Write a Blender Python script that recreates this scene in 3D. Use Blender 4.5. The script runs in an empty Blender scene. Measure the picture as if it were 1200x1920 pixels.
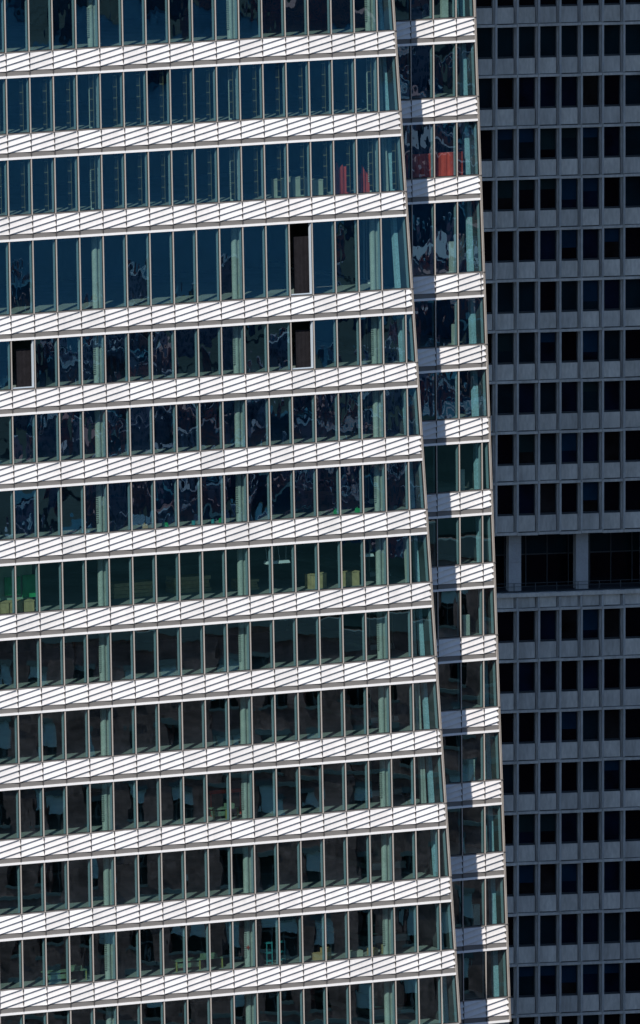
import bpy, math, random
from mathutils import Vector, Matrix
random.seed(7)
S = bpy.context.scene
R = math.radians
COL = bpy.context.scene.collection

# ------------------------------------------------------------------ camera, light
CAMZ = 206.0
F = 31200.0          # focal length in pixels of a 1200 px wide picture
YH = -3060.0         # row of the horizon
cam_d = bpy.data.cameras.new('camera'); cam = bpy.data.objects.new('camera', cam_d); COL.objects.link(cam)
cam.location = (0, 0, CAMZ); cam.rotation_euler = (R(90), 0, 0)
cam_d.sensor_fit = 'HORIZONTAL'; cam_d.sensor_width = 24; cam_d.lens = 24 * F / 1200
cam_d.shift_y = -(960 - YH) / 1200; cam_d.clip_start = 1; cam_d.clip_end = 20000
S.camera = cam
SUN_EL = 36.0
s_h = Vector((-0.27, -0.963, 0)).normalized()
s_dir = (s_h * math.cos(R(SUN_EL)) + Vector((0, 0, math.sin(R(SUN_EL))))).normalized()
w = bpy.data.worlds.new('World'); S.world = w; w.use_nodes = True
nt = w.node_tree; bg = nt.nodes['Background']; sky = nt.nodes.new('ShaderNodeTexSky')
sky.sky_type = 'NISHITA'; sky.sun_disc = False; sky.sun_elevation = R(SUN_EL); sky.sun_rotation = R(195.6)
sky.altitude = 100; sky.air_density = 1.0; sky.dust_density = 0.4; sky.ozone_density = 2.0
tn = nt.nodes.new('ShaderNodeVectorMath'); tn.operation = 'MULTIPLY'; tn.inputs[1].default_value = (0.66, 0.82, 1.02)
nt.links.new(sky.outputs[0], tn.inputs[0]); nt.links.new(tn.outputs[0], bg.inputs[0]); bg.inputs[1].default_value = 0.078
sl = bpy.data.lights.new('sun', 'SUN'); sl.energy = 3.75; sl.angle = R(0.5); sl.color = (1.0, 0.95, 0.89)
so = bpy.data.objects.new('sun', sl); COL.objects.link(so); so.rotation_euler = s_dir.to_track_quat('Z', 'Y').to_euler()
so.location = (0, 900, 400)
S.view_settings.view_transform = 'Standard'; S.view_settings.look = 'None'
S.view_settings.exposure = 0.6; S.view_settings.gamma = 1
S.cycles.max_bounces = 8; S.cycles.transparent_max_bounces = 12; S.cycles.caustics_reflective = False

# ------------------------------------------------------------------ materials
def mat(name, col, rough=0.7, spec=0.3, var=0.0, vscale=1.0, speck=0.0, sscale=20.0, metal=0.0, bump=0.0, stretch=(1, 1, 1)):
    m = bpy.data.materials.new(name); m.use_nodes = True
    n = m.node_tree.nodes; l = m.node_tree.links; b = n['Principled BSDF']
    b.inputs['Base Color'].default_value = (*col, 1); b.inputs['Roughness'].default_value = rough
    b.inputs['Specular IOR Level'].default_value = spec; b.inputs['Metallic'].default_value = metal
    if var or speck:
        g = n.new('ShaderNodeNewGeometry'); mp = n.new('ShaderNodeMapping'); mp.inputs['Scale'].default_value = stretch
        l.new(g.outputs['Position'], mp.inputs[0])
        cur = None
        for amt, sc, det in ((var, vscale, 4), (speck, sscale, 2)):
            if not amt: continue
            t = n.new('ShaderNodeTexNoise'); t.inputs['Scale'].default_value = sc; t.inputs['Detail'].default_value = det
            l.new(mp.outputs[0], t.inputs['Vector'])
            r = n.new('ShaderNodeMapRange'); r.inputs[1].default_value = 0.3; r.inputs[2].default_value = 0.7
            r.inputs[3].default_value = 1 - amt; r.inputs[4].default_value = 1 + amt
            l.new(t.outputs[0], r.inputs[0])
            v = n.new('ShaderNodeVectorMath'); v.operation = 'SCALE'
            if cur is None: v.inputs[0].default_value = col
            else: l.new(cur, v.inputs[0])
            l.new(r.outputs[0], v.inputs['Scale']); cur = v.outputs[0]
        l.new(cur, b.inputs['Base Color'])
        if bump:
            bp = n.new('ShaderNodeBump'); bp.inputs['Strength'].default_value = bump; bp.inputs['Distance'].default_value = 0.02
            l.new(t.outputs[0], bp.inputs['Height']); l.new(bp.outputs[0], b.inputs['Normal'])
    return m

def glass_mat(name, tint, refl, rcol, bscale, bstr):
    m = bpy.data.materials.new(name); m.use_nodes = True
    n = m.node_tree.nodes; l = m.node_tree.links
    for x in list(n):
        if x.type != 'OUTPUT_MATERIAL': n.remove(x)
    out = [x for x in n if x.type == 'OUTPUT_MATERIAL'][0]
    tr = n.new('ShaderNodeBsdfTransparent'); tr.inputs[0].default_value = (*tint, 1)
    gl = n.new('ShaderNodeBsdfGlossy'); gl.inputs[0].default_value = (*rcol, 1); gl.inputs['Roughness'].default_value = 0.0
    mx = n.new('ShaderNodeMixShader')
    g = n.new('ShaderNodeNewGeometry'); t = n.new('ShaderNodeTexNoise'); t.inputs['Scale'].default_value = bscale
    t.inputs['Detail'].default_value = 1.5
    t.inputs['Detail'].default_value = 2.0; t.inputs['Roughness'].default_value = 0.35
    mp = n.new('ShaderNodeMapping'); mp.inputs['Scale'].default_value = (1, 1, 0.42)
    l.new(g.outputs['Position'], mp.inputs[0]); l.new(mp.outputs[0], t.inputs['Vector'])
    bp = n.new('ShaderNodeBump'); bp.inputs['Strength'].default_value = 1.0; bp.inputs['Distance'].default_value = bstr
    l.new(t.outputs[0], bp.inputs['Height']); l.new(bp.outputs[0], gl.inputs['Normal'])
    mx.inputs[0].default_value = refl; l.new(tr.outputs[0], mx.inputs[1]); l.new(gl.outputs[0], mx.inputs[2])
    l.new(mx.outputs[0], out.inputs[0])
    return m

M = dict(
    white=mat('white_enamel', (0.60, 0.575, 0.555), 0.5, 0.3, 0.07, 0.8, 0.04, 7, stretch=(1, 1, 0.25)),
    groove_shade=mat('groove_shade_enamel', (0.34, 0.33, 0.32), 0.6, 0.2),  # greyer than the ribs: paints the shade line under each ridge
    white2=mat('white_enamel_dull', (0.55, 0.53, 0.51), 0.5, 0.3, 0.07, 0.8, 0.04, 7, stretch=(1, 1, 0.25)),
    white3=mat('white_enamel_fresh', (0.63, 0.61, 0.59), 0.5, 0.3, 0.07, 0.8, 0.04, 7, stretch=(1, 1, 0.25)),
    grey=mat('grey_metal', (0.155, 0.145, 0.135), 0.55, 0.3, 0.06, 0.8),
    lip=mat('white_ledge', (0.72, 0.70, 0.68), 0.5, 0.3, 0.04, 1.5),
    fin=mat('champagne_metal', (0.35, 0.315, 0.28), 0.45, 0.4, 0.06, 1.2),
    gasket=mat('black_gasket', (0.012, 0.012, 0.014), 0.6, 0.2),
    backing=mat('dark_joint', (0.065, 0.06, 0.058), 0.8, 0.2),
    imull=mat('interior_mullion', (0.31, 0.38, 0.43), 0.6, 0.2),
    jamb=mat('white_jamb', (0.42, 0.48, 0.53), 0.5, 0.3),
    column=mat('fireproofed_steel', (0.46, 0.46, 0.42), 0.9, 0.1, 0.10, 1.6, 0.18, 16, bump=0.6),
    cornercol=mat('pale_corner_column', (0.38, 0.54, 0.62), 0.8, 0.2, 0.08, 2, 0.25, 14),
    slab=mat('concrete_slab', (0.33, 0.32, 0.30), 0.9, 0.1, 0.15, 0.7, 0.1, 6),
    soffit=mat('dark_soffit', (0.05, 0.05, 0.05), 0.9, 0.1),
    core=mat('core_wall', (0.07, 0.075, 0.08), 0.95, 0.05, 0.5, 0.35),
    rail=mat('black_rail', (0.01, 0.01, 0.01), 0.6, 0.2),
    ochre=mat('primer_edge', (0.22, 0.17, 0.09), 0.7, 0.2),
    precast=mat('dark_precast', (0.52, 0.48, 0.42), 0.92, 0.12, 0.17, 0.55, 0.12, 6, bump=0.4, stretch=(1, 1, 0.35)),
    precast2=mat('dark_precast_stained', (0.44, 0.41, 0.365), 0.92, 0.12, 0.2, 0.8, 0.12, 6, bump=0.4, stretch=(1, 1, 0.25)),
    pierm=mat('dark_precast_pier', (0.40, 0.385, 0.36), 0.92, 0.12, 0.14, 0.7, 0.12, 6, bump=0.4, stretch=(1, 1, 0.3)),
    pillar=mat('stone_pillar', (0.34, 0.34, 0.34), 0.85, 0.15, 0.08, 0.8, 0.08, 9),
    dframe=mat('bronze_frame_slot_shade', (0.035, 0.04, 0.045), 0.5, 0.3),  # frames; also the painted shade behind the block's spandrel panels
    dglass=mat('dark_glass', (0.002, 0.0025, 0.005), 0.08, 0.12, 0.5, 0.25),
    dglass2=mat('teal_dark_glass', (0.003, 0.014, 0.020), 0.08, 0.12, 0.4, 0.4),
    dglass3=mat('navy_dark_glass', (0.002, 0.007, 0.018), 0.08, 0.12, 0.6, 0.5),
    dglass4=mat('brown_dark_glass', (0.010, 0.010, 0.010), 0.08, 0.12, 0.9, 0.6),
    blind=mat('navy_blind', (0.004, 0.024, 0.05), 0.8, 0.1, 0.2, 1),
    rail2=mat('thin_steel', (0.045, 0.055, 0.06), 0.5, 0.4),
    blind2=mat('teal_blind', (0.007, 0.020, 0.022), 0.8, 0.1, 0.2, 1),
    red2=mat('bright_red_sheeting', (0.66, 0.075, 0.05), 0.7, 0.2, 0.5, 1.8, stretch=(1, 1, 0.3)),
    red=mat('red_sheeting', (0.50, 0.06, 0.045), 0.7, 0.2, 0.35, 1.8, stretch=(1, 1, 0.3)),
    cream=mat('cream_board', (0.46, 0.44, 0.36), 0.8, 0.2, 0.1, 3),
    plywood=mat('plywood', (0.46, 0.34, 0.18), 0.8, 0.2, 0.2, 4),
    card=mat('cardboard', (0.52, 0.33, 0.18), 0.85, 0.1, 0.12, 3),
    green=mat('green_paint', (0.03, 0.34, 0.12), 0.7, 0.2, 0.2, 2),
    pgreen=mat('pale_green_board', (0.30, 0.42, 0.30), 0.8, 0.2, 0.12, 2),
    cyan=mat('cyan_plastic', (0.05, 0.28, 0.30), 0.5, 0.4),
    yellow=mat('yellow_paint', (0.30, 0.28, 0.08), 0.6, 0.3),
    lampw=mat('white_lamp_housing', (0.75, 0.76, 0.76), 0.6, 0.3),
    net=mat('grey_net', (0.013, 0.012, 0.014), 0.95, 0.1, 0.2, 3, 0.3, 25),
    brick=mat('brown_brick', (0.40, 0.175, 0.155), 0.9, 0.1, 0.45, 0.6, 0.35, 3.0),
    bstone=mat('pale_stone_trim', (0.24, 0.22, 0.22), 0.9, 0.1, 0.1, 0.5),
    bblind=mat('pale_window_blind', (0.85, 0.86, 0.86), 0.8, 0.1),
    olive=mat('olive_steel', (0.16, 0.22, 0.15), 0.6, 0.3, 0.3, 5),
    bitumen=mat('roof_bitumen', (0.02, 0.03, 0.03), 0.95, 0.05, 0.4, 0.1),
    asphalt=mat('asphalt_ground', (0.06, 0.06, 0.065), 0.95, 0.1, 0.3, 0.01),
    water=mat('river_water', (0.002, 0.036, 0.088), 0.45, 0.15, 0.15, 0.01),
)
M['glass'] = glass_mat('tinted_glass', (0.545, 0.71, 0.69), 0.22, (0.40, 0.90, 1.0), 0.95, 0.0021)
M['bglass'] = mat('brick_house_glass', (0.01, 0.012, 0.015), 0.1, 0.4)

# ------------------------------------------------------------------ helpers
class Plane:
    """an inclined facade: a = metres along it, z = height, o = metres outward"""
    def __init__(s, ang, depth, t, px0=(600, 960), dshift=0.0):
        s.U = Vector((math.cos(R(ang)), math.sin(R(ang)), 0)); s.n = Vector((math.sin(R(ang)), -math.cos(R(ang)), 0))
        s.t = t
        d = Vector(((px0[0] - 600) / F, 1, -(px0[1] - YH) / F))
        s.O = Vector((0, 0, CAMZ)) + d * depth
        s.O = s.O - s.n * dshift
    def P(s, a, z, o=0.0):
        return Vector((s.O.x, s.O.y, z)) + s.U * a + s.n * (s.t * (s.O.z - z) + o)
    def inv(s, x, y):
        d = Vector(((x - 600) / F, 1, -(y - YH) / F)); C = Vector((0, 0, CAMZ))
        nn = s.n + Vector((0, 0, s.t))
        lam = (s.O - C).dot(nn) / d.dot(nn)
        p = C + d * lam
        z = p.z; q = p - Vector((s.O.x, s.O.y, z)) - s.n * (s.t * (s.O.z - z))
        return q.dot(s.U), z

class MB:
    def __init__(s): s.v = []; s.f = []; s.m = []; s.sm = []
    def poly(s, pts, mi=0, smooth=False):
        b = len(s.v); s.v += [tuple(p) for p in pts]; s.f.append(tuple(range(b, b + len(pts)))); s.m.append(mi); s.sm.append(smooth)
    def hexa(s, P, mi=0):
        # P: 8 points, bottom 0-3 (outer-left, outer-right, inner-right, inner-left), top 4-7
        b = len(s.v); s.v += [tuple(p) for p in P]
        for q in ((0, 3, 2, 1), (4, 5, 6, 7), (0, 1, 5, 4), (1, 2, 6, 5), (2, 3, 7, 6), (3, 0, 4, 7)):
            s.f.append(tuple(b + k for k in q)); s.m.append(mi); s.sm.append(False)
    def fbox(s, pl, a0, a1, z0, z1, o0, o1, mi=0, da=(0, 0)):
        """box on a facade; o1 > o0 outward; da = extra a at the top for the left and right side"""
        s.hexa([pl.P(a0, z0, o1), pl.P(a1, z0, o1), pl.P(a1, z0, o0), pl.P(a0, z0, o0),
                pl.P(a0 + da[0], z1, o1), pl.P(a1 + da[1], z1, o1), pl.P(a1 + da[1], z1, o0), pl.P(a0 + da[0], z1, o0)], mi)
    def cyl(s, pl, a, o, r, z0, z1, mi=0, n=12, sq=1.0):
        for k in range(n):
            q = []
            for kk in (k, k + 1):
                t = 2 * math.pi * kk / n
                q.append((a + r * math.cos(t), o + r * sq * math.sin(t)))
            s.poly([pl.P(q[0][0], z0, q[0][1]), pl.P(q[1][0], z0, q[1][1]), pl.P(q[1][0], z1, q[1][1]), pl.P(q[0][0], z1, q[0][1])], mi, True)
    def build(s, name, mats, parent=None, kind=None, label=None):
        if not isinstance(mats, (list, tuple)): mats = [mats]
        base = Vector(parent_origin(parent)) if parent else Vector((0, 0, 0))
        me = bpy.data.meshes.new(name)
        me.from_pydata([tuple(Vector(v) - base) for v in s.v], [], s.f)
        for m in mats: me.materials.append(m)
        me.polygons.foreach_set('material_index', s.m); me.polygons.foreach_set('use_smooth', s.sm)
        me.update()
        o = bpy.data.objects.new(name, me); COL.objects.link(o)
        if parent: o.parent = parent
        if kind: o['kind'] = kind
        if label: o['label'] = label
        return o
def parent_origin(o):
    p = Vector((0, 0, 0))
    while o: p = p + o.location; o = o.parent
    return p
def thing(name, loc, label, cat, group=None):
    o = bpy.data.objects.new(name, None); COL.objects.link(o); o.location = loc; o.empty_display_size = 1
    o['label'] = label; o['category'] = cat
    if group: o['group'] = group
    return o
def tag(o, label, cat, group=None):
    o['label'] = label; o['category'] = cat
    if group: o['group'] = group
    return o

# ------------------------------------------------------------------ ground and far setting (seen in the glass)
g = MB(); g.poly([(-9000, -9000, 0), (9000, -9000, 0), (9000, 9000, 0), (-9000, 9000, 0)]); g.build('ground', M['asphalt'], None, 'structure')
rd = Vector((0.866, -0.5, 0)); rs = Vector((0.5, 0.866, 0)); T0 = Vector((-4, 938, 0))
g = MB(); q = [T0 + rd * a + rs * b for a, b in ((1900, -2500), (3500, -2500), (3500, 2500), (1900, 2500))]
g.poly([(p.x, p.y, 0.3) for p in q]); g.build('river', M['water'], None, 'structure')

def block(mb, c, wx, wy, h, mi, z0=0):
    X = rd * (wx / 2); Y = rs * (wy / 2)
    P = [c - X - Y, c + X - Y, c + X + Y, c - X + Y]
    mb.hexa([(p.x, p.y, z0) for p in P] + [(p.x, p.y, h) for p in P], mi)
def city_mat(name, c, i):
    m = bpy.data.materials.new(name); m.use_nodes = True
    n = m.node_tree.nodes; l = m.node_tree.links; b = n['Principled BSDF']; b.inputs['Roughness'].default_value = 0.8
    ge = n.new('ShaderNodeNewGeometry'); dt = n.new('ShaderNodeVectorMath'); dt.operation = 'DOT_PRODUCT'; dt.inputs[1].default_value = (0.97, 0.71, 0)
    sx = n.new('ShaderNodeSeparateXYZ'); cb = n.new('ShaderNodeCombineXYZ'); bt = n.new('ShaderNodeTexBrick')
    bt.offset = 0; bt.inputs['Scale'].default_value = 1; bt.inputs['Brick Width'].default_value = (1.3, 1.7, 1.0, 1.5, 2.0, 1.2)[i]
    bt.inputs['Row Height'].default_value = 1.6; bt.inputs['Mortar Size'].default_value = (0.3, 0.36, 0.12, 0.33, 0.4, 0.15)[i]; bt.inputs['Mortar Smooth'].default_value = 0
    bt.inputs['Color1'].default_value = (0.01, 0.06, 0.12, 1); bt.inputs['Color2'].default_value = (0.04, 0.13, 0.22, 1); bt.inputs['Mortar'].default_value = (*c, 1)
    l.new(ge.outputs['Position'], dt.inputs[0]); l.new(ge.outputs['Position'], sx.inputs[0]); l.new(dt.outputs['Value'], cb.inputs[0]); l.new(sx.outputs[2], cb.inputs[1])
    l.new(cb.outputs[0], bt.inputs['Vector']); l.new(bt.outputs['Color'], b.inputs['Base Color'])
    return m
cm = []
for i, c in enumerate([(0.42, 0.15, 0.17), (0.36, 0.25, 0.32), (0.03, 0.06, 0.09), (0.48, 0.19, 0.20), (0.42, 0.34, 0.42), (0.03, 0.12, 0.2)]):
    m = city_mat('far_city_%s' % 'abcdef'[i], c, i); cm.append(m)
rr = random.Random(3)
g = MB()
for k in range(900):
    d = rr.uniform(330, 1880); s_ = rr.uniform(-1, 1) * (60 + d * 0.12)
    h = rr.uniform(4, 13) + (14 if rr.random() < 0.2 and d < 1000 else 0)
    if d > 1200: h *= 0.6
    c = T0 + rd * d + rs * s_; mi = rr.randrange(6)
    wx, wy = rr.uniform(8, 26), rr.uniform(5, 16)
    block(g, c, wx, wy, h, mi)
    for j in range(3):     # roof huts, tanks
        c2 = c + rd * rr.uniform(-.4, .4) * wx + rs * rr.uniform(-.4, .4) * wy
        block(g, c2, rr.uniform(1, 5), rr.uniform(1, 4), h + rr.uniform(1, 4), rr.choice((0, 1, 4, 3)), h)
for k in range(260):
    d = rr.uniform(3400, 5600); s_ = rr.uniform(-1, 1) * 700
    block(g, T0 + rd * d + rs * s_, rr.uniform(20, 60), rr.uniform(12, 40), rr.uniform(10, 50), rr.choice((0, 2, 5, 5, 3)))
g.build('distant_city', cm, None, 'stuff')

# ------------------------------------------------------------------ glass tower
MAIN = Plane(30, 938, 0.0386)
SEC = Plane(30, 938, 0.0150, dshift=4.35)
BAY = 1.5
gbs = [-75, 76.9, 228.7, 380.6, 565, 704.4, 843, 982.5, 1121, 1261, 1400, 1539.6, 1679.5, 1818, 1957]
xB = lambda y: 404 + (y - 40) * 33.5 / 1810
aB = 0.5 * (MAIN.inv(404, 40)[0] + MAIN.inv(437.5, 1850)[0])
ZM = [MAIN.inv(xB(y), y)[1] for y in gbs]
gb2 = [-115, 34, 182.3, 331, 513, 648.7, 785.4, 922.3, 1059.4, 1195, 1331, 1468, 1604, 1740, 1877]
ZS = [SEC.inv(855 + y * 0.0075, y)[1] for y in gb2]
aS = 0.5 * (SEC.inv(812, 40)[0] + SEC.inv(826, 1900)[0])
print('aB', aB, MAIN.inv(404, 40), MAIN.inv(437.5, 1850), 'mull', MAIN.inv(705, 30)[0] - aB, MAIN.inv(13, 0)[0] - aB, 'pitch', ZM[6] - ZM[7])
print('aS', aS, SEC.inv(812, 40), SEC.inv(868, 1890))
def edge_fn(pl, p0, p1):
    a0, z0 = pl.inv(*p0); a1, z1 = pl.inv(*p1)
    return lambda z: a0 + (a1 - a0) * (z - z0) / (z1 - z0)
E_MAIN = edge_fn(MAIN, (737.0, 0), (862.5, 1920))
E_SEC = edge_fn(SEC, (889.5, 0), (956.5, 1920))
H_PAN, H_GREY, H_LIP = 1.015, 0.27, 0.125
H_SP = H_PAN + H_GREY + H_LIP

tower = thing('glass_tower', (MAIN.P(0, 0, -20)), 'leaning glass office tower banded with white ribbed spandrels, in two stepped volumes', 'office tower')

def clip(poly, f):
    out = []
    for i in range(len(poly)):
        p, q = poly[i], poly[(i + 1) % len(poly)]; fp, fq = f(p), f(q)
        if fp >= 0: out.append(p)
        if (fp >= 0) != (fq >= 0):
            t = fp / (fp - fq); out.append(tuple(p[k] + (q[k] - p[k]) * t for k in range(len(p))))
    return out
PITCH = H_PAN / 3
# profile of one rib, from the ridge above (s = 1) down to its own ridge (s = 0): offset outward
PROF = [(1.0, -0.018), (0.955, -0.018), (0.95, 0.0), (0.9, 0.001), (0.8, 0.004), (0.70, 0.0085), (0.60, 0.016), (0.50, 0.027), (0.40, 0.041), (0.30, 0.058), (0.2, 0.078), (0.1, 0.099), (0.05, 0.106), (0.02, 0.102), (0.0, 0.088)]
tilt = random.Random(11)
def ribs(mb, pl, a0, a1, ztop, edge=None, aorg=None):
    """saw-tooth ribs rising one pitch per bay; a0..a1 the panel; aorg the bay's left mullion"""
    aorg = a0 if aorg is None else aorg
    zb = ztop - H_PAN; sl = PITCH / BAY
    wm = tilt.choice((0, 0, 2, 3))
    def emit(poly, mi=0):
        poly = clip(poly, lambda p: p[1] - zb); 
        if len(poly) > 2: poly = clip(poly, lambda p: ztop - 0.03 - p[1])
        if edge and len(poly) > 2: poly = clip(poly, lambda p: edge(p[1]) - 0.10 - p[0])
        if len(poly) > 2: mb.poly([pl.P(p[0], p[1], p[2]) for p in poly], mi)
    for k in range(-1, 4):
        base = zb + k * PITCH
        for j in range(len(PROF) - 1):
            (s1, o1), (s0, o0) = PROF[j], PROF[j + 1]
            za = lambda a, s: base + s * PITCH + (a - aorg) * sl
            emit([(a0, za(a0, s0), o0), (a1, za(a1, s0), o0), (a1, za(a1, s1), o1), (a0, za(a0, s1), o1)], 1 if j == 0 else wm)  # top strip of each rib carries the painted shade
        # undercut return of this rib's ridge
        zr = lambda a: base + (a - aorg) * sl
        emit([(a0, zr(a0) - 0.006, 0.0), (a1, zr(a1) - 0.006, 0.0), (a1, zr(a1), PROF[-1][1]), (a0, zr(a0), PROF[-1][1])], wm)

rows_info = []
tilt = random.Random(11)
cands = []
OPEN = {(4, 3), (5, 3), (5, -9)}
WTOP, WMID, WBOT = {}, {}, {}
def volume(pl, ZL, aref, kmin, edge, sec, base_left=None):
    for r, zg in enumerate(ZL):
        # ---- spandrel of this floor: from zg down
        sp = MB(); bk = MB(); gr = MB(); lp = MB()
        zt = zg; zp = zg - H_PAN; zl = zp - H_GREY; zb = zl - H_LIP
        k = kmin
        aL = aref + kmin * BAY
        while True:
            a0 = aref + k * BAY; a1 = a0 + BAY
            if a0 > edge(zp) - 0.2: break
            last = a1 > edge(zp) - 0.05
            ribs(sp, pl, a0 + 0.018, min(a1 - 0.018, edge(zp) + 0.3), zt, edge, a0)
            e1 = edge(zl) - 0.10
            bk.fbox(pl, a0 - 0.014, a0 + 0.011, zl - 0.05, zt - 0.02, -0.05, 0.085)
            gr.fbox(pl, a0 + 0.014, min(a1 - 0.014, e1), zl, zp - 0.03, -0.03, 0.012, 0)
            lp.fbox(pl, a0 + (0.004), min(a1 - 0.004, edge(zb) - 0.09), zb, zl, -0.03, 0.085, 0)
            if last: break
            k += 1
        ez, et = edge(zb), edge(zt)
        bk.fbox(pl, aL, ez - 0.06, zb + 0.01, zt + 0.03, -0.16, -0.05, 0, (0, et - ez))
        # dark sill line above the panels
        o = sp.build('spandrel', [M['white'], M['groove_shade'], M['white2'], M['white3']], tower)
        bk.build('backing', M['backing'], o); gr.build('grey_channel', M['grey'], o); lp.build('ledge', M['lip'], o)
        # short grey return strip at the corner
        cr = MB(); ep, = (edge(zp),)
        cr.fbox(pl, ep - 0.155, ep - 0.10, zp - H_GREY, zt - 0.03, -0.03, 0.03, 0, (edge(zt - .03) - ep, edge(zt - .03) - ep))
        cr.build('corner_strip', M['grey'], o)
        sl_ = MB()
        sl_.fbox(pl, aL, edge(zt) - 0.06, zt - 0.028, zt + 0.035, -0.06, 0.03, 0)
        sl_.build('sill', M['grey'], o)
        # ---- slab
        fl = MB(); fl.fbox(pl, aL, edge(zb) - 0.25, zb + 0.3, zt - 0.10, -14, -0.14, 0, (0, edge(zt) - edge(zb)))
        fo = fl.build('floor_slab', M['slab'], tower)
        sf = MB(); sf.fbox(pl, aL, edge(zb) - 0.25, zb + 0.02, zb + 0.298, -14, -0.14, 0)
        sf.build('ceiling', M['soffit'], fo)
        # ---- windows of the floor whose glass stands on this spandrel
        if r == 0: continue
        z0 = zt + 0.035; z1 = ZL[r - 1] - H_SP
        k = kmin
        while True:
            a0 = aref + k * BAY; a1 = a0 + BAY
            if a1 > edge(z1) - 0.45: a1 = None
            cands.append((pl, r, k, a0, a1, z0, z1, edge, sec))
            if a1 is None: break
            k += 1
        rows_info.append((sec, r, z0, z1, zt))

KM = -12
volume(MAIN, ZM, aB, KM, E_MAIN, False)
kS = -3
volume(SEC, ZS, aS, kS, E_SEC, True)

def px_of(p):
    d = p - Vector((0, 0, CAMZ)); return 600 + F * d.x / d.y, YH - F * d.z / d.y
def vis_area(c):
    pl, r, k, a0, a1, z0, z1, edge, sec = c
    a1_ = a1 if a1 is not None else edge(0.5 * (z0 + z1))
    x0, y1 = px_of(pl.P(a0, z0)); x1, y0 = px_of(pl.P(a1_, z1))
    if sec: 
        ex = 740 + 0.0656 * y0; x0 = max(x0, ex)
    return max(0, min(1200, x1) - max(0, x0)) * max(0, min(1920, y1) - max(0, y0))
cands.sort(key=lambda c: -vis_area(c))
print('visible windows', sum(1 for c in cands if vis_area(c) > 20), len(cands))
def window_mesh(c, pane, mu):
    pl, r, k, a0, a1, z0, z1, edge, sec = c
    t1, t2 = tilt.gauss(0, 0.0016), tilt.gauss(0, 0.0016)
    op = (not sec) and (r, k) in OPEN
    if a1 is None: ab, at = edge(z0) - 0.085, edge(z1) - 0.085
    else: ab = at = a1 - 0.05
    if not op:
        g0 = a0 + 0.05; wd = 0.5 * (ab + at) - g0; hh = z1 - z0
        o = lambda a, z: -0.03 + t1 * (a - g0 - wd / 2) + t2 * (z - z0 - hh / 2)
        pane.poly([pl.P(g0, z0, o(g0, z0)), pl.P(ab, z0, o(ab, z0)), pl.P(at, z1, o(at, z1)), pl.P(g0, z1, o(g0, z1))])
    # frame: mullion at the left of the pane: materials 0 fin, 1 gasket, 2 interior, 3 white jamb
    mu.fbox(pl, a0 - 0.026, a0 + 0.030, z0 - 0.03, z1 + 0.0, -0.02, 0.055, 0)
    mu.fbox(pl, a0 - 0.055, a0 + 0.055, z0 - 0.01, z1 + 0.01, -0.05, 0.008, 1)
    mu.fbox(pl, a0 - 0.045, a0 + 0.045, z0 - 0.02, z1 + 0.03, -0.30, -0.052, 2)
    mu.fbox(pl, a0 + 0.05, min(ab, at) , z0, z0 + 0.035, -0.06, -0.005, 1)
    if a1 is None:
        dd = at - ab
        mu.fbox(pl, ab - 0.045, ab + 0.035, z0, z1, -0.34, -0.06, 2, (dd, dd)); mu.fbox(pl, ab - 0.05, ab + 0.035, z0, z1, -0.058, -0.001, 1, (dd, dd))
    if op:
        mu.fbox(pl, a1 - 0.085, a1 - 0.056, z0 + 0.03, z1 - 0.02, -0.22, -0.012, 3)
        mu.fbox(pl, a0 + 0.06, a1 - 0.09, z0 + 0.036, z0 + 0.085, -0.20, -0.012, 3)
MM = [M['fin'], M['gasket'], M['imull'], M['jamb']]
rest_p, rest_m = MB(), MB()
for n_, c in enumerate(cands):
    op = (not c[8]) and (c[1], c[2]) in OPEN
    if n_ < 99 or (op):
        p, m_ = MB(), MB(); window_mesh(c, p, m_)
        if op:
            o = m_.build('window', MM, tower, label='open window with white jamb and no glass in it')
        else:
            o = p.build('window', M['glass'], tower); m_.build('frame', MM, o)
    else: window_mesh(c, rest_p, rest_m)
o = rest_p.build('window', M['glass'], tower, 'stuff'); rest_m.build('frame', MM, o, 'stuff')

# corner trims: two slim fins with a dark gap, following each leaning edge
for pl, e, zz in ((MAIN, E_MAIN, ZM), (SEC, E_SEC, ZS)):
    t_ = MB(); z1, z0 = zz[0], zz[-1] - H_SP
    dd = e(z1) - e(z0)
    t_.fbox(pl, e(z0) - 0.078, e(z0) - 0.024, z0, z1, -0.05, 0.06, 0, (dd, dd))
    t_.fbox(pl, e(z0) - 0.024, e(z0) + 0.030, z0, z1, -0.05, -0.02, 1, (dd, dd))
    t_.fbox(pl, e(z0) + 0.030, e(z0) + 0.058, z0, z1, -0.05, 0.03, 2, (dd, dd))
    t_.fbox(pl, e(z0) + 0.060, e(z0) + 0.078, z0, z1, -0.15, 0.02, 1, (dd, dd))
    o = t_.build('corner_trim', [M['fin'], M['gasket'], M['fin']], tower)
    # side wall behind the trim, dark, closing the interior
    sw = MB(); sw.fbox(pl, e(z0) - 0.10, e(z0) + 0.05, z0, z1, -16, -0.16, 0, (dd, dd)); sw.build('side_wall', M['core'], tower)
# joints across the trims at every floor
for pl, e, zz in ((MAIN, E_MAIN, ZM), (SEC, E_SEC, ZS)):
    for z in zz[1:]:
        t_ = MB(); t_.fbox(pl, e(z) - 0.10, e(z) + 0.08, z - 0.012, z + 0.016, -0.05, 0.09, 0); t_.build('trim_joint', M['backing'], tower)
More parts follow.
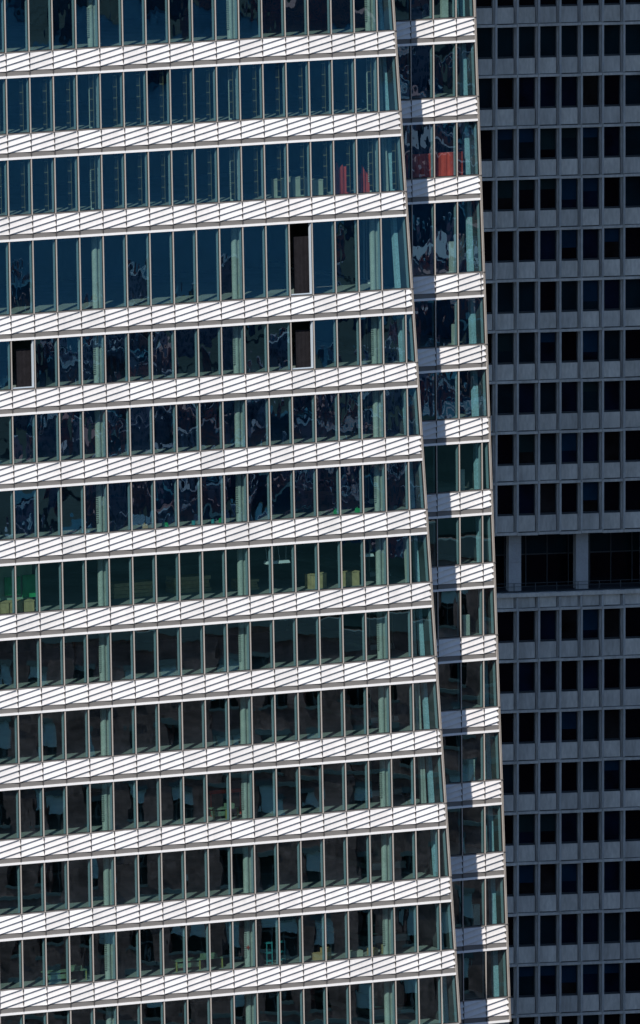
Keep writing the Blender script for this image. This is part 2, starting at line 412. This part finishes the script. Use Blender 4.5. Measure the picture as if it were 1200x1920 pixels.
# core wall deep inside and the tower's mass above, below and to the left of the picture
for pl, zz, e, km, ar in ((MAIN, ZM, E_MAIN, KM, aB), (SEC, ZS, E_SEC, kS, aS)):
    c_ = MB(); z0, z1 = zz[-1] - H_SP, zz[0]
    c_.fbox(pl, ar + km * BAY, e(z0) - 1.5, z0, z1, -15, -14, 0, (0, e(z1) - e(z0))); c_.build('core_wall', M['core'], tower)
ms = MB()
zt, zb = ZM[0] + 0.03, ZM[-1] - H_SP
ms.fbox(MAIN, aB + KM * BAY - 80, E_MAIN(zt), zt, zt + 130, -45, -0.1, 0, (0, -6))
ms.fbox(MAIN, aB + KM * BAY - 80, aB + KM * BAY, 0, zt, -45, -0.1, 0)
ms.fbox(MAIN, aB + KM * BAY, E_MAIN(zb), 0, zb, -45, -0.1, 0)
ms.fbox(MAIN, aB + KM * BAY, E_MAIN(zb) - 3, zb, zt, -45, -16, 0)
ms.build('tower_body', M['slab'], tower)
ms = MB()
zt, zb = ZS[0] + 0.03, ZS[-1] - H_SP
ms.fbox(SEC, E_MAIN(zt) + 0.5, E_SEC(zt), zt, zt + 60, -45, -0.1, 0, (0, -2))
ms.fbox(SEC, E_MAIN(zb) - 2, E_SEC(zb), 0, zb, -45, -0.1, 0)
ms.fbox(SEC, E_MAIN(zb) - 8, E_SEC(zb) - 1, zb, zt, -45, -17, 0, (0, E_SEC(zt) - E_SEC(zb)))
ms.build('rear_body', M['slab'], tower)

# ---- interior columns
BUMPY = {1, 3, 5, 7, 9, 11, 13}
for sec, r, z0, z1, zt in rows_info:
    pl = SEC if sec else MAIN; e = E_SEC if sec else E_MAIN
    if not sec:
        for kc in (-11, -5, 1, 7):
            ac = aB + kc * BAY
            if ac > e(z1) - 0.25: continue
            c_ = MB()
            c_.cyl(pl, ac - 0.07, -0.86, 0.165, zt - 0.1, z1 + 0.1)
            c_.fbox(pl, ac + 0.125, ac + 0.46, zt - 0.1, z1 + 0.1, -1.05, -0.74, 0)
            o = c_.build('column', M['column'], tower)
            if r in BUMPY:
                s_ = MB(); hz = z0 + (z1 - z0) * 0.17
                nst = 16
                for q in range(nst):
                    zz = hz + q * 0.105
                    s_.fbox(pl, ac - 0.31, ac - 0.20, zz, zz + 0.055, -0.80, -0.70, 0)
                s_.build('shear_studs', M['column'], o)
        if r in (2, 3):
            for kc in (-7, -1):    # extra braced posts on the two shorter floors
                pass
    # leaning corner column
    dd = e(z1) - e(zt)
    w_ = 0.36 if sec else 0.24
    c_ = MB(); c_.fbox(pl, e(zt) - 0.40 + (0.5 if sec else 0) * 0, e(zt) - 0.40 + w_, zt - 0.1, z1 + 0.1, -1.25, -0.95, 0, (dd, dd))
    c_.build('corner_column', M['cornercol'], tower)
    if not sec:
        if r <= 3 or r in (8, 9, 10, 11):
            c_ = MB(); a_ = e(zt) - (0.95 if r > 3 else 0.8) 
            c_.fbox(pl, a_ - .16, a_ - .01, zt - 0.1, z1 + 0.1, -1.0, -0.8, 0, (dd * .6, dd * .6)); c_.fbox(pl, a_ + .02, a_ + .17, zt - 0.1, z1 + 0.1, -1.0, -0.8, 0, (dd * .6, dd * .6)); c_.build('column', M['column'], tower)
    else:
        if r % 2 == 1 or r in (3, 4, 5):
            c_ = MB(); a_ = e(zt) - 1.75; c_.fbox(pl, a_, a_ + 0.4, zt - 0.1, zt + (z1 - zt) * 0.42, -0.95, -0.7, 0)
            c_.build('kerb_post', M['column'], tower)
# ladder-like dark hoist rails behind the glass of the two floors near the top
for r in (2, 3):
    info = [i for i in rows_info if not i[0] and i[1] == r][0]
    z0, z1 = info[2], info[3]
    for k in range(KM, 8):
        a = aB + k * BAY
        if a + 1.3 > E_MAIN(z1): continue
        m_ = MB()
        m_.fbox(MAIN, a + 1.06, a + 1.22, z0 + 0.08, z1, -0.42, -0.33, 0)
        m_.fbox(MAIN, a + 1.235, a + 1.262, z0 + 0.08, z1, -0.40, -0.34, 1)
        for q in range(5):
            zz = z0 + 0.35 + q * 0.62
            m_.fbox(MAIN, a + 1.05, a + 1.27, zz, zz + 0.05, -0.40, -0.325, 1)
        m_.build('blind_rail', [M['rail'], M['ochre']], tower)

# ------------------------------------------------------------------ things behind the glass
def rowz(r, sec=False):
    for i in rows_info:
        if i[0] == sec and i[1] == r: return i[2], i[3], i[4] - 0.10
def at(px, r, i, sec=False):
    """a-coordinate of something i metres behind the glass"""
    pl = SEC if sec else MAIN; zz = (ZS if sec else ZM)[r]
    _, y = px_of(pl.P(aB, zz)); 
    a = pl.inv(px, y - 20)[0] + 0.577 * i
    return pl, a, rowz(r, sec)[2]
def sheet(name, pl, a0, a1, z0, z1, o, m, label, cat, amp=0.05, n=14, group=None, topj=0.0, seed=1):
    rj = random.Random(seed)
    mb = MB(); pts = []
    tops = [z1 - rj.random() * topj for _ in range(n + 1)]
    for i in range(n + 1):
        a = a0 + (a1 - a0) * i / n; oo = o + amp * math.sin(i * 1.9) + rj.uniform(-.3, .3) * amp
        pts.append((a, oo, tops[i]))
    for th, rev in ((0, 0), (-0.012, 1)):
        for i in range(n):
            q = [pl.P(pts[i][0], z0, pts[i][1] + th), pl.P(pts[i + 1][0], z0, pts[i + 1][1] + th), pl.P(pts[i + 1][0], pts[i + 1][2], pts[i + 1][1] + th), pl.P(pts[i][0], pts[i][2], pts[i][1] + th)]
            mb.poly(q[::-1] if rev else q, 0, True)
    return tag(mb.build(name, m), label, cat, group)
def crate(pl, a, z, i, w_, h, d, m, label, cat='crate', name='crate', lid=True, group=None):
    t = thing(name, pl.P(a + w_ / 2, z, -i - d / 2), label, cat, group)
    b = MB(); b.fbox(pl, a, a + w_, z + 0.002, z + h, -i - d, -i); b.build('box_body', m, t)
    if lid:
        s_ = MB()
        for q in (0.08, 0.5, 0.92):
            s_.fbox(pl, a + w_ * q - 0.03, a + w_ * q + 0.03, z + 0.01, z + h - 0.01, -i + 0.002, -i + 0.02)
        s_.build('batten', m, t)
        s_ = MB(); s_.fbox(pl, a - 0.02, a + w_ + 0.02, z + h, z + h + 0.035, -i - d - 0.02, -i + 0.03); s_.build('lid', m, t)
    else:
        s_ = MB(); s_.fbox(pl, a - 0.004, a + w_ / 2 - 0.01, z + h, z + h + 0.012, -i - d, -i + 0.004); s_.fbox(pl, a + w_ / 2 + 0.01, a + w_ + 0.004, z + h, z + h + 0.012, -i - d, -i + 0.004)
        s_.build('flap', m, t)
    return t
# red sheeting
pl, a, z = at(628, 3, 0.7); sheet('red_tarpaulin', pl, a, a + 1.05, z, z + 1.9, -0.75, M['red'], 'red tarpaulin hanging behind the glass left of the paired red sheets, front tower', 'tarpaulin', 0.08, topj=0.5, seed=2)
pl, a, z = at(668, 3, 0.7); sheet('red_tarpaulin', pl, a, a + 1.15, z, z + 1.7, -0.8, M['red'], 'torn red tarpaulin behind the glass beside the corner column of the front tower', 'tarpaulin', 0.08, topj=0.7, seed=5)
pl, a, z = at(762, 3, 0.5, True); sheet('red_tarpaulin', pl, a, a + 3.75, z, z + 1.45, -0.5, M['red2'], 'long low red tarpaulin across the glass of the recessed volume', 'tarpaulin', 0.03, 26, seed=8)
# pale boards
for j, (px, w_, h) in enumerate(((517, 0.85, 1.05), (549, 0.9, 1.1), (583, 0.8, 0.9))):
    pl, a, z = at(px, 3, 1.0)
    crate(pl, a, z, 1.0, w_, h, 0.5, M['cream'], ['cream crate on the left of three behind the high windows', 'taller cream crate in the middle of three behind the high windows', 'low cream crate nearest the red tarpaulin'][j], group='cream crates')
# green room on the left
pl, a, z = at(-22, 8, 2.0); 
b = MB(); b.fbox(pl, a, a + 2.75, z, z + 2.6, -2.1, -2.0); tag(b.build('board_partition', M['pgreen']), 'pale green boarded partition at the far left behind the glass', 'partition')
pl, a, z = at(8, 8, 1.8); t = thing('door_panel', pl.P(a + .8, z, -1.85), 'bright green panel leaning on the pale green partition', 'panel')
b = MB(); b.fbox(pl, a, a + 1.0, z + 0.9, z + 1.9, -1.9, -1.82); b.build('panel_leaf', M['green'], t)
b = MB(); b.fbox(pl, a + 1.15, a + 2.1, z + 0.7, z + 1.95, -1.9, -1.82); b.build('side_leaf', M['green'], t)
for px, w_, lb in ((-14, 1.0, 'timber crate at the far left picture edge below the green panel'), (19, 0.75, 'narrow timber crate second from the left under the green panel'), (44, 0.65, 'rightmost timber crate beside the dark room, left end')):
    pl, a, z = at(px, 8, 1.0); crate(pl, a, z, 1.0, w_, 0.62, 0.6, M['plywood'], lb)
# plywood boxes and timber stack on the same floor
for px, w_, h, lb in ((580, 0.5, 0.62, 'small plywood box split by a mullion, middle of the dark floor'), (600, 0.42, 0.66, 'plywood box just right of the smaller one beside the mullion'), (646, 0.98, 0.62, 'large plywood box near the right end of the dark floor')):
    pl, a, z = at(px, 8, 1.5); crate(pl, a, z, 1.5, w_, h + .15, 0.5, M['plywood'], lb)
for px, w_, h, i_, lb in ((212, 2.6, 0.85, 3.4, 'long low stack of timber boards right of the first column'), (325, 2.4, 0.9, 3.6, 'timber board stack left of the second column'), (448, 1.3, 0.6, 2.8, 'short timber stack just right of the second column')):
    pl, a, z = at(px, 8, i_); t = thing('timber_stack', pl.P(a, z, -i_), lb, 'timber stack')
    for q in range(4):
        b = MB(); b.fbox(pl, a + 0.05 * (q % 2), a + w_ - 0.07 * (q % 3), z + q * h / 4 + .002, z + (q + 1) * h / 4 - 0.02, -i_ - 1, -i_ - 0.03 * (q % 2)); b.build('board', M['plywood'], t)
# fluorescent fittings hanging near the windows
for px, lb in ((499, 'white ceiling lamp hanging left of the pair on the dark floor'), (522, 'white ceiling lamp hanging second beside a mullion'), (680, 'white ceiling lamp hanging toward the right end of the dark floor')):
    pl, a, z = at(px, 8, 0.9); z1 = rowz(8)[1]
    t = thing('ceiling_lamp', pl.P(a, z1, -0.9), lb, 'lamp')
    b = MB(); b.fbox(pl, a, a + 0.75, z1 - 1.15, z1 - 1.0, -1.2, -0.8, 0, (0.08, -0.08)); b.build('housing', M['lampw'], t)
    b = MB(); b.fbox(pl, a + 0.15, a + 0.17, z1 - 1.0, z1 + 0.02, -1.0, -0.98, 0, (-.12, -.12)); b.fbox(pl, a + 0.55, a + 0.57, z1 - 1.0, z1 + 0.02, -1.0, -0.98, 0, (.05, .05)); b.build('cord', M['lampw'], t)
# small coloured things on the floor above
for px, m_, w_, lb in ((268, 'card', .3, 'small brown box on the sunlit floor, seventh bay'), (305, 'green', .35, 'green bag on the sunlit floor beside a mullion'), (362, 'cyan', .22, 'turquoise drum left of the second column'), (398, 'cyan', .2, 'small turquoise drum second from the left'), (412, 'green', .3, 'small green bag just left of the second column'), (628, 'green', .3, 'green bag near the right on the reflecting floor'), (668, 'green', .3, 'bright green bag furthest right on that floor')):
    pl, a, z = at(px, 7, 1.3); t = thing('tool_bag', pl.P(a, z, -1.3), lb, 'bag' if 'drum' not in lb else 'drum')
    b = MB()
    if 'drum' in lb:
        t.name = 'drum'; b.cyl(pl, a, -1.3, w_ * .5, z, z + .22); b.poly([pl.P(a + w_ * .5 * math.cos(q * .524), z + .22, -1.3 + w_ * .5 * math.sin(q * .524)) for q in range(12)])
        b.build('drum_body', M[m_], t)
        b = MB(); b.cyl(pl, a, -1.3, w_ * .54, z + .19, z + .22); b.build('rim', M[m_], t)
    else:
        b.fbox(pl, a, a + w_, z, z + .22, -1.5, -1.3, 0, (.05, -.05)); b.build('bag_body', M[m_], t)
        b = MB(); b.fbox(pl, a + .1, a + .14, z + .22, z + .3, -1.42, -1.38); b.build('handle', M[m_], t)
# floor 13: cardboard boxes, blue and red tools, bench
for px, w_, h, lb, m_ in ((590, .75, .38, 'flat cardboard box left of the taller one, low floor', 'card'), (607, .5, .62, 'tall cardboard box against the mullion, low floor', 'card'), (655, .9, .32, 'pale flat box in the middle of the box row, low floor', 'cream'), (695, .5, .36, 'small cardboard box right of the pale flat box', 'card'), (720, .6, .5, 'stacked parcel at the right end of the box row', 'plywood')):
    pl, a, z = at(px, 13, 1.1); crate(pl, a, z, 1.1, w_, h, 0.4, M[m_], lb, 'box', 'cardboard_box', False)
for px, lb in ((500, 'turquoise tool trolley right of the second column, low floor'), (524, 'second slimmer turquoise trolley beside the mullion, low floor')):
    pl, a, z = at(px, 13, 1.2); t = thing('tool_trolley', pl.P(a, z, -1.2), lb, 'trolley')
    for q in (0, .34):
        b = MB(); b.fbox(pl, a + q, a + q + .04, z, z + 1.25, -1.24, -1.2); b.build('post', M['cyan'], t)
    for q in (.15, .6, 1.15):
        b = MB(); b.fbox(pl, a, a + .38, z + q, z + q + .05, -1.6, -1.19); b.build('shelf', M['cyan'], t)
pl, a, z = at(466, 13, 0.62); 
t = thing('warning_star', pl.P(a, z + 1.1, -.64), 'small red star shaped marker fixed on the second column, low floor', 'marker')
b = MB(); c0 = [(0.13 if q % 2 == 0 else 0.055) for q in range(8)]
for th in (0, -.02):
    b.poly([pl.P(a + c0[q] * math.cos(q * .785), z + 1.15 + 1.2 * c0[q] * math.sin(q * .785), -.64 + th) for q in range(8)])
b.build('star_plate', M['red'], t)
for r_, px, w_, lb in ((13, 330, 3.0, 'long green steel workbench left of the second column, low floor'), (13, 85, 2.6, 'long steel workbench near the left edge, low floor'), (11, 400, 1.6, 'compact green machine on skids under the red beam')):
    pl, a, z = at(px, r_, 1.4); t = thing('workbench', pl.P(a, z, -1.4), lb, 'workbench' if r_ == 13 else 'machine')
    if r_ == 11: t.name = 'compressor'
    for q in (0, w_ - .06, w_ / 2):
        b = MB(); b.fbox(pl, a + q, a + q + .06, z, z + .55, -1.46, -1.4); b.build('leg', M['yellow'], t)
    b = MB(); b.fbox(pl, a, a + w_, z + .55, z + .62, -2.0, -1.38); b.build('worktop', M['olive'], t)
    b = MB(); b.fbox(pl, a + .1, a + w_ * .5, z + .18, z + .45, -1.9, -1.5); b.fbox(pl, a + w_ * .6, a + w_ * .9, z + .62, z + .82, -1.9, -1.5); b.build('tool_chest', M['olive'], t)
pl, a, z = at(392, 11, 2.6); b = MB(); b.fbox(pl, a, a + 2.2, z + 1.25, z + 1.45, -2.7, -2.6); 
t = thing('barrier_beam', pl.P(a, z, -1.65), 'dark red barrier beam above the green machine', 'barrier'); b.build('beam', M['red'], t)
for q in (.1, 2.0):
    b = MB(); b.fbox(pl, a + q, a + q + .06, z, z + 1.25, -2.7, -2.62); b.build('post', M['red'], t)
# grey nets in the three open windows
for (r_, k), lb in (((4, 3), 'grey safety net behind the tall open window'), ((5, 3), 'grey safety net behind the short open window under the tall one'), ((5, -9), 'grey safety net behind the open window at the far left')):
    z0, z1, zf = rowz(r_); a0 = aB + k * BAY
    sheet('safety_net', MAIN, a0 + .62, a0 + 1.75, zf, zf + (z1 - zf) * 0.80, -0.6, M['net'], lb, 'net', 0.006)

# ------------------------------------------------------------------ dark precast office block
DARK = Plane(14.4, 1100, 0.0)
dark = thing('precast_office_block', DARK.P(0, 0, -10), 'dark grey precast concrete office block with deep square window grid', 'office block')
dx = 40.0
a_p0 = DARK.inv(968.3, 960)[0]; DP = DARK.inv(1008.3, 960)[0] - a_p0
print('dark pier pitch', DP)
def dz(y): return DARK.inv(1068, y)[1]
rows = []
tops = [-47.5 + 95.4 * k for k in range(11)]
tops[-1] = 905
for i, y in enumerate([-47.5, 48, 143, 239, 334, 430, 526, 621, 716, 811, 905]): rows.append((y, y + 59))
low = [1143 + 95.1 * k for k in range(10)]
for y in low: rows.append((y, y + 58.5))
KD0, KD1 = -7, 12
dsp, dpi = MB(), MB()
rnd = random.Random(5)
aL, aR = a_p0 + KD0 * DP, a_p0 + KD1 * DP
PW = 0.215
wind = []
def solid_band(y0, y1, bays=True, ledge_bottom=True):
    """spandrel band between rows y0 (top) and y1 (bottom)"""
    z1, z0 = dz(y0), dz(y1)
    b = MB()
    b.fbox(DARK, aL, aR, z0 + 0.16, z1 - 0.01, -0.6, -0.20, 2)  # dark backing: shade of the slots around the panels, put in as colour
    for k in range(KD0, KD1):
        a0 = a_p0 + k * DP
        jo = rnd.choice((0.0, 0.012, -0.01, 0.02))
        # panel face, slightly dished
        b.fbox(DARK, a0 + PW / 2 + 0.035, a0 + DP - PW / 2 - 0.085, z0 + 0.235, z1, -0.12, 0.01 + jo, 1 if rnd.random() < .35 else 0)
        up = rnd.random() < 0.45
        lo = 0.03 if up else 0.0
        b.fbox(DARK, a0 + 0.025, a0 + DP - 0.02, z0 + lo, z0 + 0.165 + lo, -0.45, 0.20 + jo, 1)
    return b.build('spandrel', [M['precast'], M['precast2'], M['dframe']], dark)
for i in range(len(rows)):
    y0, y1 = rows[i]
    if i + 1 < len(rows) and not (i == 10): solid_band(y1, rows[i + 1][0])
solid_band(rows[10][1], 1000.5)
solid_band(1108.5, rows[11][0])
solid_band(rows[-1][1], rows[-1][1] + 36)
# sloping ledge cap above the recess band
b = MB(); b.fbox(DARK, aL, aR, dz(1116), dz(1109), -0.4, 0.19); b.build('parapet_cap', M['precast'], dark)
# piers, in two runs, one mesh each
for k in range(KD0, KD1 + 1):
    for yt, yb in ((-107, 999.5), (1117, rows[-1][1] + 36)):
        b = MB(); a0 = a_p0 + k * DP; zt, zb = dz(yt), dz(yb)
        b.fbox(DARK, a0 - PW / 2 - .02, a0 + PW / 2 + .02, zb, zt, -0.45, -0.06)
        b.fbox(DARK, a0 - .035, a0 + PW / 2 + .0, zb, zt, -0.06, 0.12)
        # chamfered nose per storey: the joint steps at every floor
        ys = [r for r in rows if r[0] >= yt - 5 and r[1] <= yb + 40]
        for (ra, rb) in ys:
            b.fbox(DARK, a0 - .03, a0 + PW / 2 - 0.005, dz(rb + 29), dz(ra - 1.0), 0.12, 0.225 + rnd.choice((0, .02)))
            if rnd.random() < .3: b.fbox(DARK, a0 - .05, a0 + PW / 2 + .03, dz(ra - 1), dz(ra - 5), 0.10, 0.21)
        b.build('pier', M['pierm'], dark)
wrest, frest = MB(), MB(); cnt = 0
vis = []
for i, (y0, y1) in enumerate(rows):
    for k in range(KD0, KD1):
        a0 = a_p0 + k * DP
        x0, _ = px_of(DARK.P(a0, dz(y0))); x1, _ = px_of(DARK.P(a0 + DP, dz(y0)))
        xe = 893 + 0.035 * y0
        v = max(0, min(1200, x1) - max(xe, x0)) * max(0, min(1920, y1) - max(0, y0))
        vis.append((v, i, k, a0, y0, y1))
vis.sort(key=lambda t: -t[0])
wr = {0: MB(), 1: MB()}
for n_, (v, i, k, a0, y0, y1) in enumerate(vis):
    z1, z0 = dz(y0), dz(y1)
    teal = (i in (1,) and True) or (i in (3, 6) and (k % 3 != 1)) or rnd.random() < 0.16
    b = MB() if n_ < 100 else wr[1 if teal else 0]
    b.fbox(DARK, a0 + PW / 2 + .02, a0 + DP - PW / 2 - .02, z0, z1, -0.46, -0.38)
    if n_ < 100:
        o = b.build('window', M['dglass2'] if teal else rnd.choice((M['dglass'], M['dglass'], M['dglass3'], M['dglass3'], M['dglass4'])), dark)
        f = MB(); f.fbox(DARK, a0 + PW / 2 + .02, a0 + DP - PW / 2 - .02, z0, z0 + 0.10, -0.38, -0.26)
        f.fbox(DARK, a0 + DP - PW / 2 - .075, a0 + DP - PW / 2 - .02, z0 + .1, z1, -0.38, -0.30)
        f.build('frame', M['dframe'], o)
        if (i in (3, 4, 18) and k in (-1, 0, 1, 2, 3, 5)) or rnd.random() < 0.22:
            dpt = rnd.choice((0.35, 0.45, 0.6, 0.7))
            f = MB(); f.fbox(DARK, a0 + PW / 2 + .03, a0 + DP - PW / 2 - .08, z1 - (z1 - z0) * dpt, z1 - 0.01, -0.379, -0.365)
            f.build('blind', rnd.choice((M['blind'], M['blind2'], M['blind'])), o)
    else: frest.fbox(DARK, a0 + PW / 2 + .02, a0 + DP - PW / 2 - .02, z0, z0 + 0.10, -0.38, -0.26)
o = wr[0].build('window', M['dglass'], dark, 'stuff'); frest.build('frame', M['dframe'], o, 'stuff')
wr[1].build('window', M['dglass2'], dark, 'stuff')
# pale repair patches on two piers and on one panel
for xk, ya, yb in ((2, 120, 141), (2, 432, 456), (4, 118, 124)):
    a0 = a_p0 + xk * DP
    b = MB(); b.fbox(DARK, a0 - .02, a0 + .10, dz(yb), dz(ya), 0.2, 0.262); b.build('repair_patch', M['pillar'], dark, label='pale patched strip on the pier')
# recessed terrace floor
zr1, zr0 = dz(1000.5), dz(1108)
for xc0, xc1 in ((826, 849), (951.5, 974.5), (1077.5, 1100.5), (1203, 1226)):
    b = MB(); c0, c1 = DARK.inv(xc0, 1050)[0] + .3, DARK.inv(xc1, 1050)[0] + .3
    lv = [zr0, zr0 + (zr1 - zr0) * .50, zr0 + (zr1 - zr0) * .83, zr1]
    for q in range(3): b.fbox(DARK, c0, c1, lv[q] + 0.012, lv[q + 1] - 0.012, -1.5, -0.75)
    b.fbox(DARK, c0 + .02, c1 - .02, zr0, zr1, -1.48, -0.78)
    b.build('pillar', M['pillar'], dark)
b = MB(); b.fbox(DARK, aL, aR, zr0 - .2, zr0 + .01, -3.2, -0.5); b.build('terrace_floor', M['dframe'], dark)
b = MB(); b.fbox(DARK, aL, aR, zr1 - .01, zr1 + .2, -3.2, -0.5); b.build('terrace_soffit', M['dframe'], dark)
b = MB(); b.fbox(DARK, aL, aR, zr0, zr0 + (zr1 - zr0) * .55, -3.2, -3.1); b.build('terrace_glazing', M['dglass'], dark)
b = MB(); b.fbox(DARK, aL, aR, zr0 + (zr1 - zr0) * .56, zr1, -3.2, -3.1); b.build('upper_glazing', M['dglass2'], dark)
b = MB(); b.fbox(DARK, aL, aR, zr0 + (zr1 - zr0) * .55 - .02, zr0 + (zr1 - zr0) * .55 + .05, -3.1, -3.04)
k = 0
while aL + k * DP < aR:
    b.fbox(DARK, aL + k * DP - .03, aL + k * DP + .03, zr0, zr1, -3.1, -3.02); k += 1
b.build('glazing_frame', M['dframe'], dark)
b = MB()
for h in (0.30, 0.52): b.fbox(DARK, aL, aR, zr0 + h, zr0 + h + .022, -0.62, -0.58)
k = 0
while aL + k * DP < aR:
    b.fbox(DARK, aL + k * DP - .02, aL + k * DP + .02, zr0, zr0 + .52, -0.62, -0.58); k += 1
b.build('railing', M['rail2'], dark)
b = MB(); zt = dz(-107); zb = dz(rows[-1][1] + 36)
b.fbox(DARK, aL, aR, zb, zr0 - .2, -30, -0.5); b.fbox(DARK, aL, aR, zr1 + .2, zt, -30, -0.5); b.fbox(DARK, aL, aR, zr0 - .2, zr1 + .2, -30, -3.3)
b.fbox(DARK, aL, aR, 0, zb, -30, 0); b.fbox(DARK, aL, aR, zt, zt + 30, -30, 0)
b.build('block_body', M['precast'], dark)

# ------------------------------------------------------------------ brick building across the street, mirrored in the lower glass
class BP:  # facade facing the tower
    pass
bd = Vector((math.cos(R(-9)), math.sin(R(-9)), 0)); bs = Vector((-bd.y, bd.x, 0)); bc = T0 + rd * 118 + rs * 2
brick = thing('brick_building', (bc.x, bc.y, 0), 'brown brick building seen only as a reflection in the lower glass rows', 'building')
def bb(mb, s0, s1, z0, z1, d0, d1, mi=0):
    q = [bc + bs * s0 + bd * d0, bc + bs * s1 + bd * d0, bc + bs * s1 + bd * d1, bc + bs * s0 + bd * d1]
    mb.hexa([(p.x, p.y, z0) for p in q] + [(p.x, p.y, z1) for p in q], mi)
ROOF = 71.5
b = MB(); bb(b, -45, 45, 0, ROOF, 0.6, 70); b.build('wall', M['brick'], brick)
b = MB(); bb(b, -44.6, 44.6, ROOF + .004, ROOF + .2, 1.0, 69.5); b.build('roof', M['bitumen'], brick)
b = MB(); bb(b, -45.3, 45.3, ROOF - 1.2, ROOF, -0.3, 0.6); bb(b, -45.1, 45.1, ROOF - 7.2, ROOF - 6.8, 0.3, 0.6); b.build('cornice', M['bstone'], brick)
# brick piers and bands leave real openings in front of the dark wall
wz = []
z = ROOF - 4.4
rb = random.Random(9)
pan = MB(); winds = []
z_list = [ROOF - 4.2 - 3.9 * q for q in range(10)]
pr = MB()
for q, zc in enumerate(z_list):
    zlow = zc - 1.9 if q < 9 else 0
    bb(pr, -45, 45, zc + 1.1, (z_list[q - 1] - 1.1) if q else ROOF - 1.2, 0.0, 0.598)
for s in range(-15, 16):
    if s % 3 == 0: bb(pr, s * 3 - 1.0, s * 3 + 1.0, z_list[-1] - 1.1, ROOF - 1.2, -0.12, 0.59)
    else: bb(pr, s * 3 - 0.85, s * 3 + 0.85, z_list[-1] - 1.1, ROOF - 1.2, -0.002, 0.59)
pr.build('facade_brickwork', M['brick'], brick)
pr = MB()
for q, zc in enumerate(z_list):
    for s in range(-15, 15):
        c = s * 3 + 1.5
        bb(pr, c - .75, c + .75, zc - 1.28, zc - 1.10, -0.12, 0.3); bb(pr, c - .8, c + .8, zc + 1.1, zc + 1.42, -0.06, 0.3)
    if q % 2: bb(pr, -45, 45, zc - 2.0, zc - 1.75, -0.2, 0.1)
pr.build('stone_trim', M['bstone'], brick)
n_ = 0
for q, zc in enumerate(z_list[:8]):
    for s in range(-8, 5):
        b = MB(); c = s * 3 + 1.5
        bb(b, c - .64, c + .64, zc - 1.1, zc + 1.1, 0.45, 0.55); o = b.build('window', M['bglass'], brick)
        f = MB(); bb(f, c - .64, c + .64, zc - .04, zc + .04, 0.38, 0.45); bb(f, c - .05, c + .05, zc - 1.1, zc + 1.1, 0.36, 0.45); f.build('frame', M['bstone'], o)
        if rb.random() < .55:
            f = MB(); hh = rb.choice((.8, 1.2, 1.6)); bb(f, c - .6, c + .6, zc + 1.08 - hh, zc + 1.08, 0.18, 0.21); f.build('blind', M['bblind'], o)
print('objects', len(bpy.data.objects))
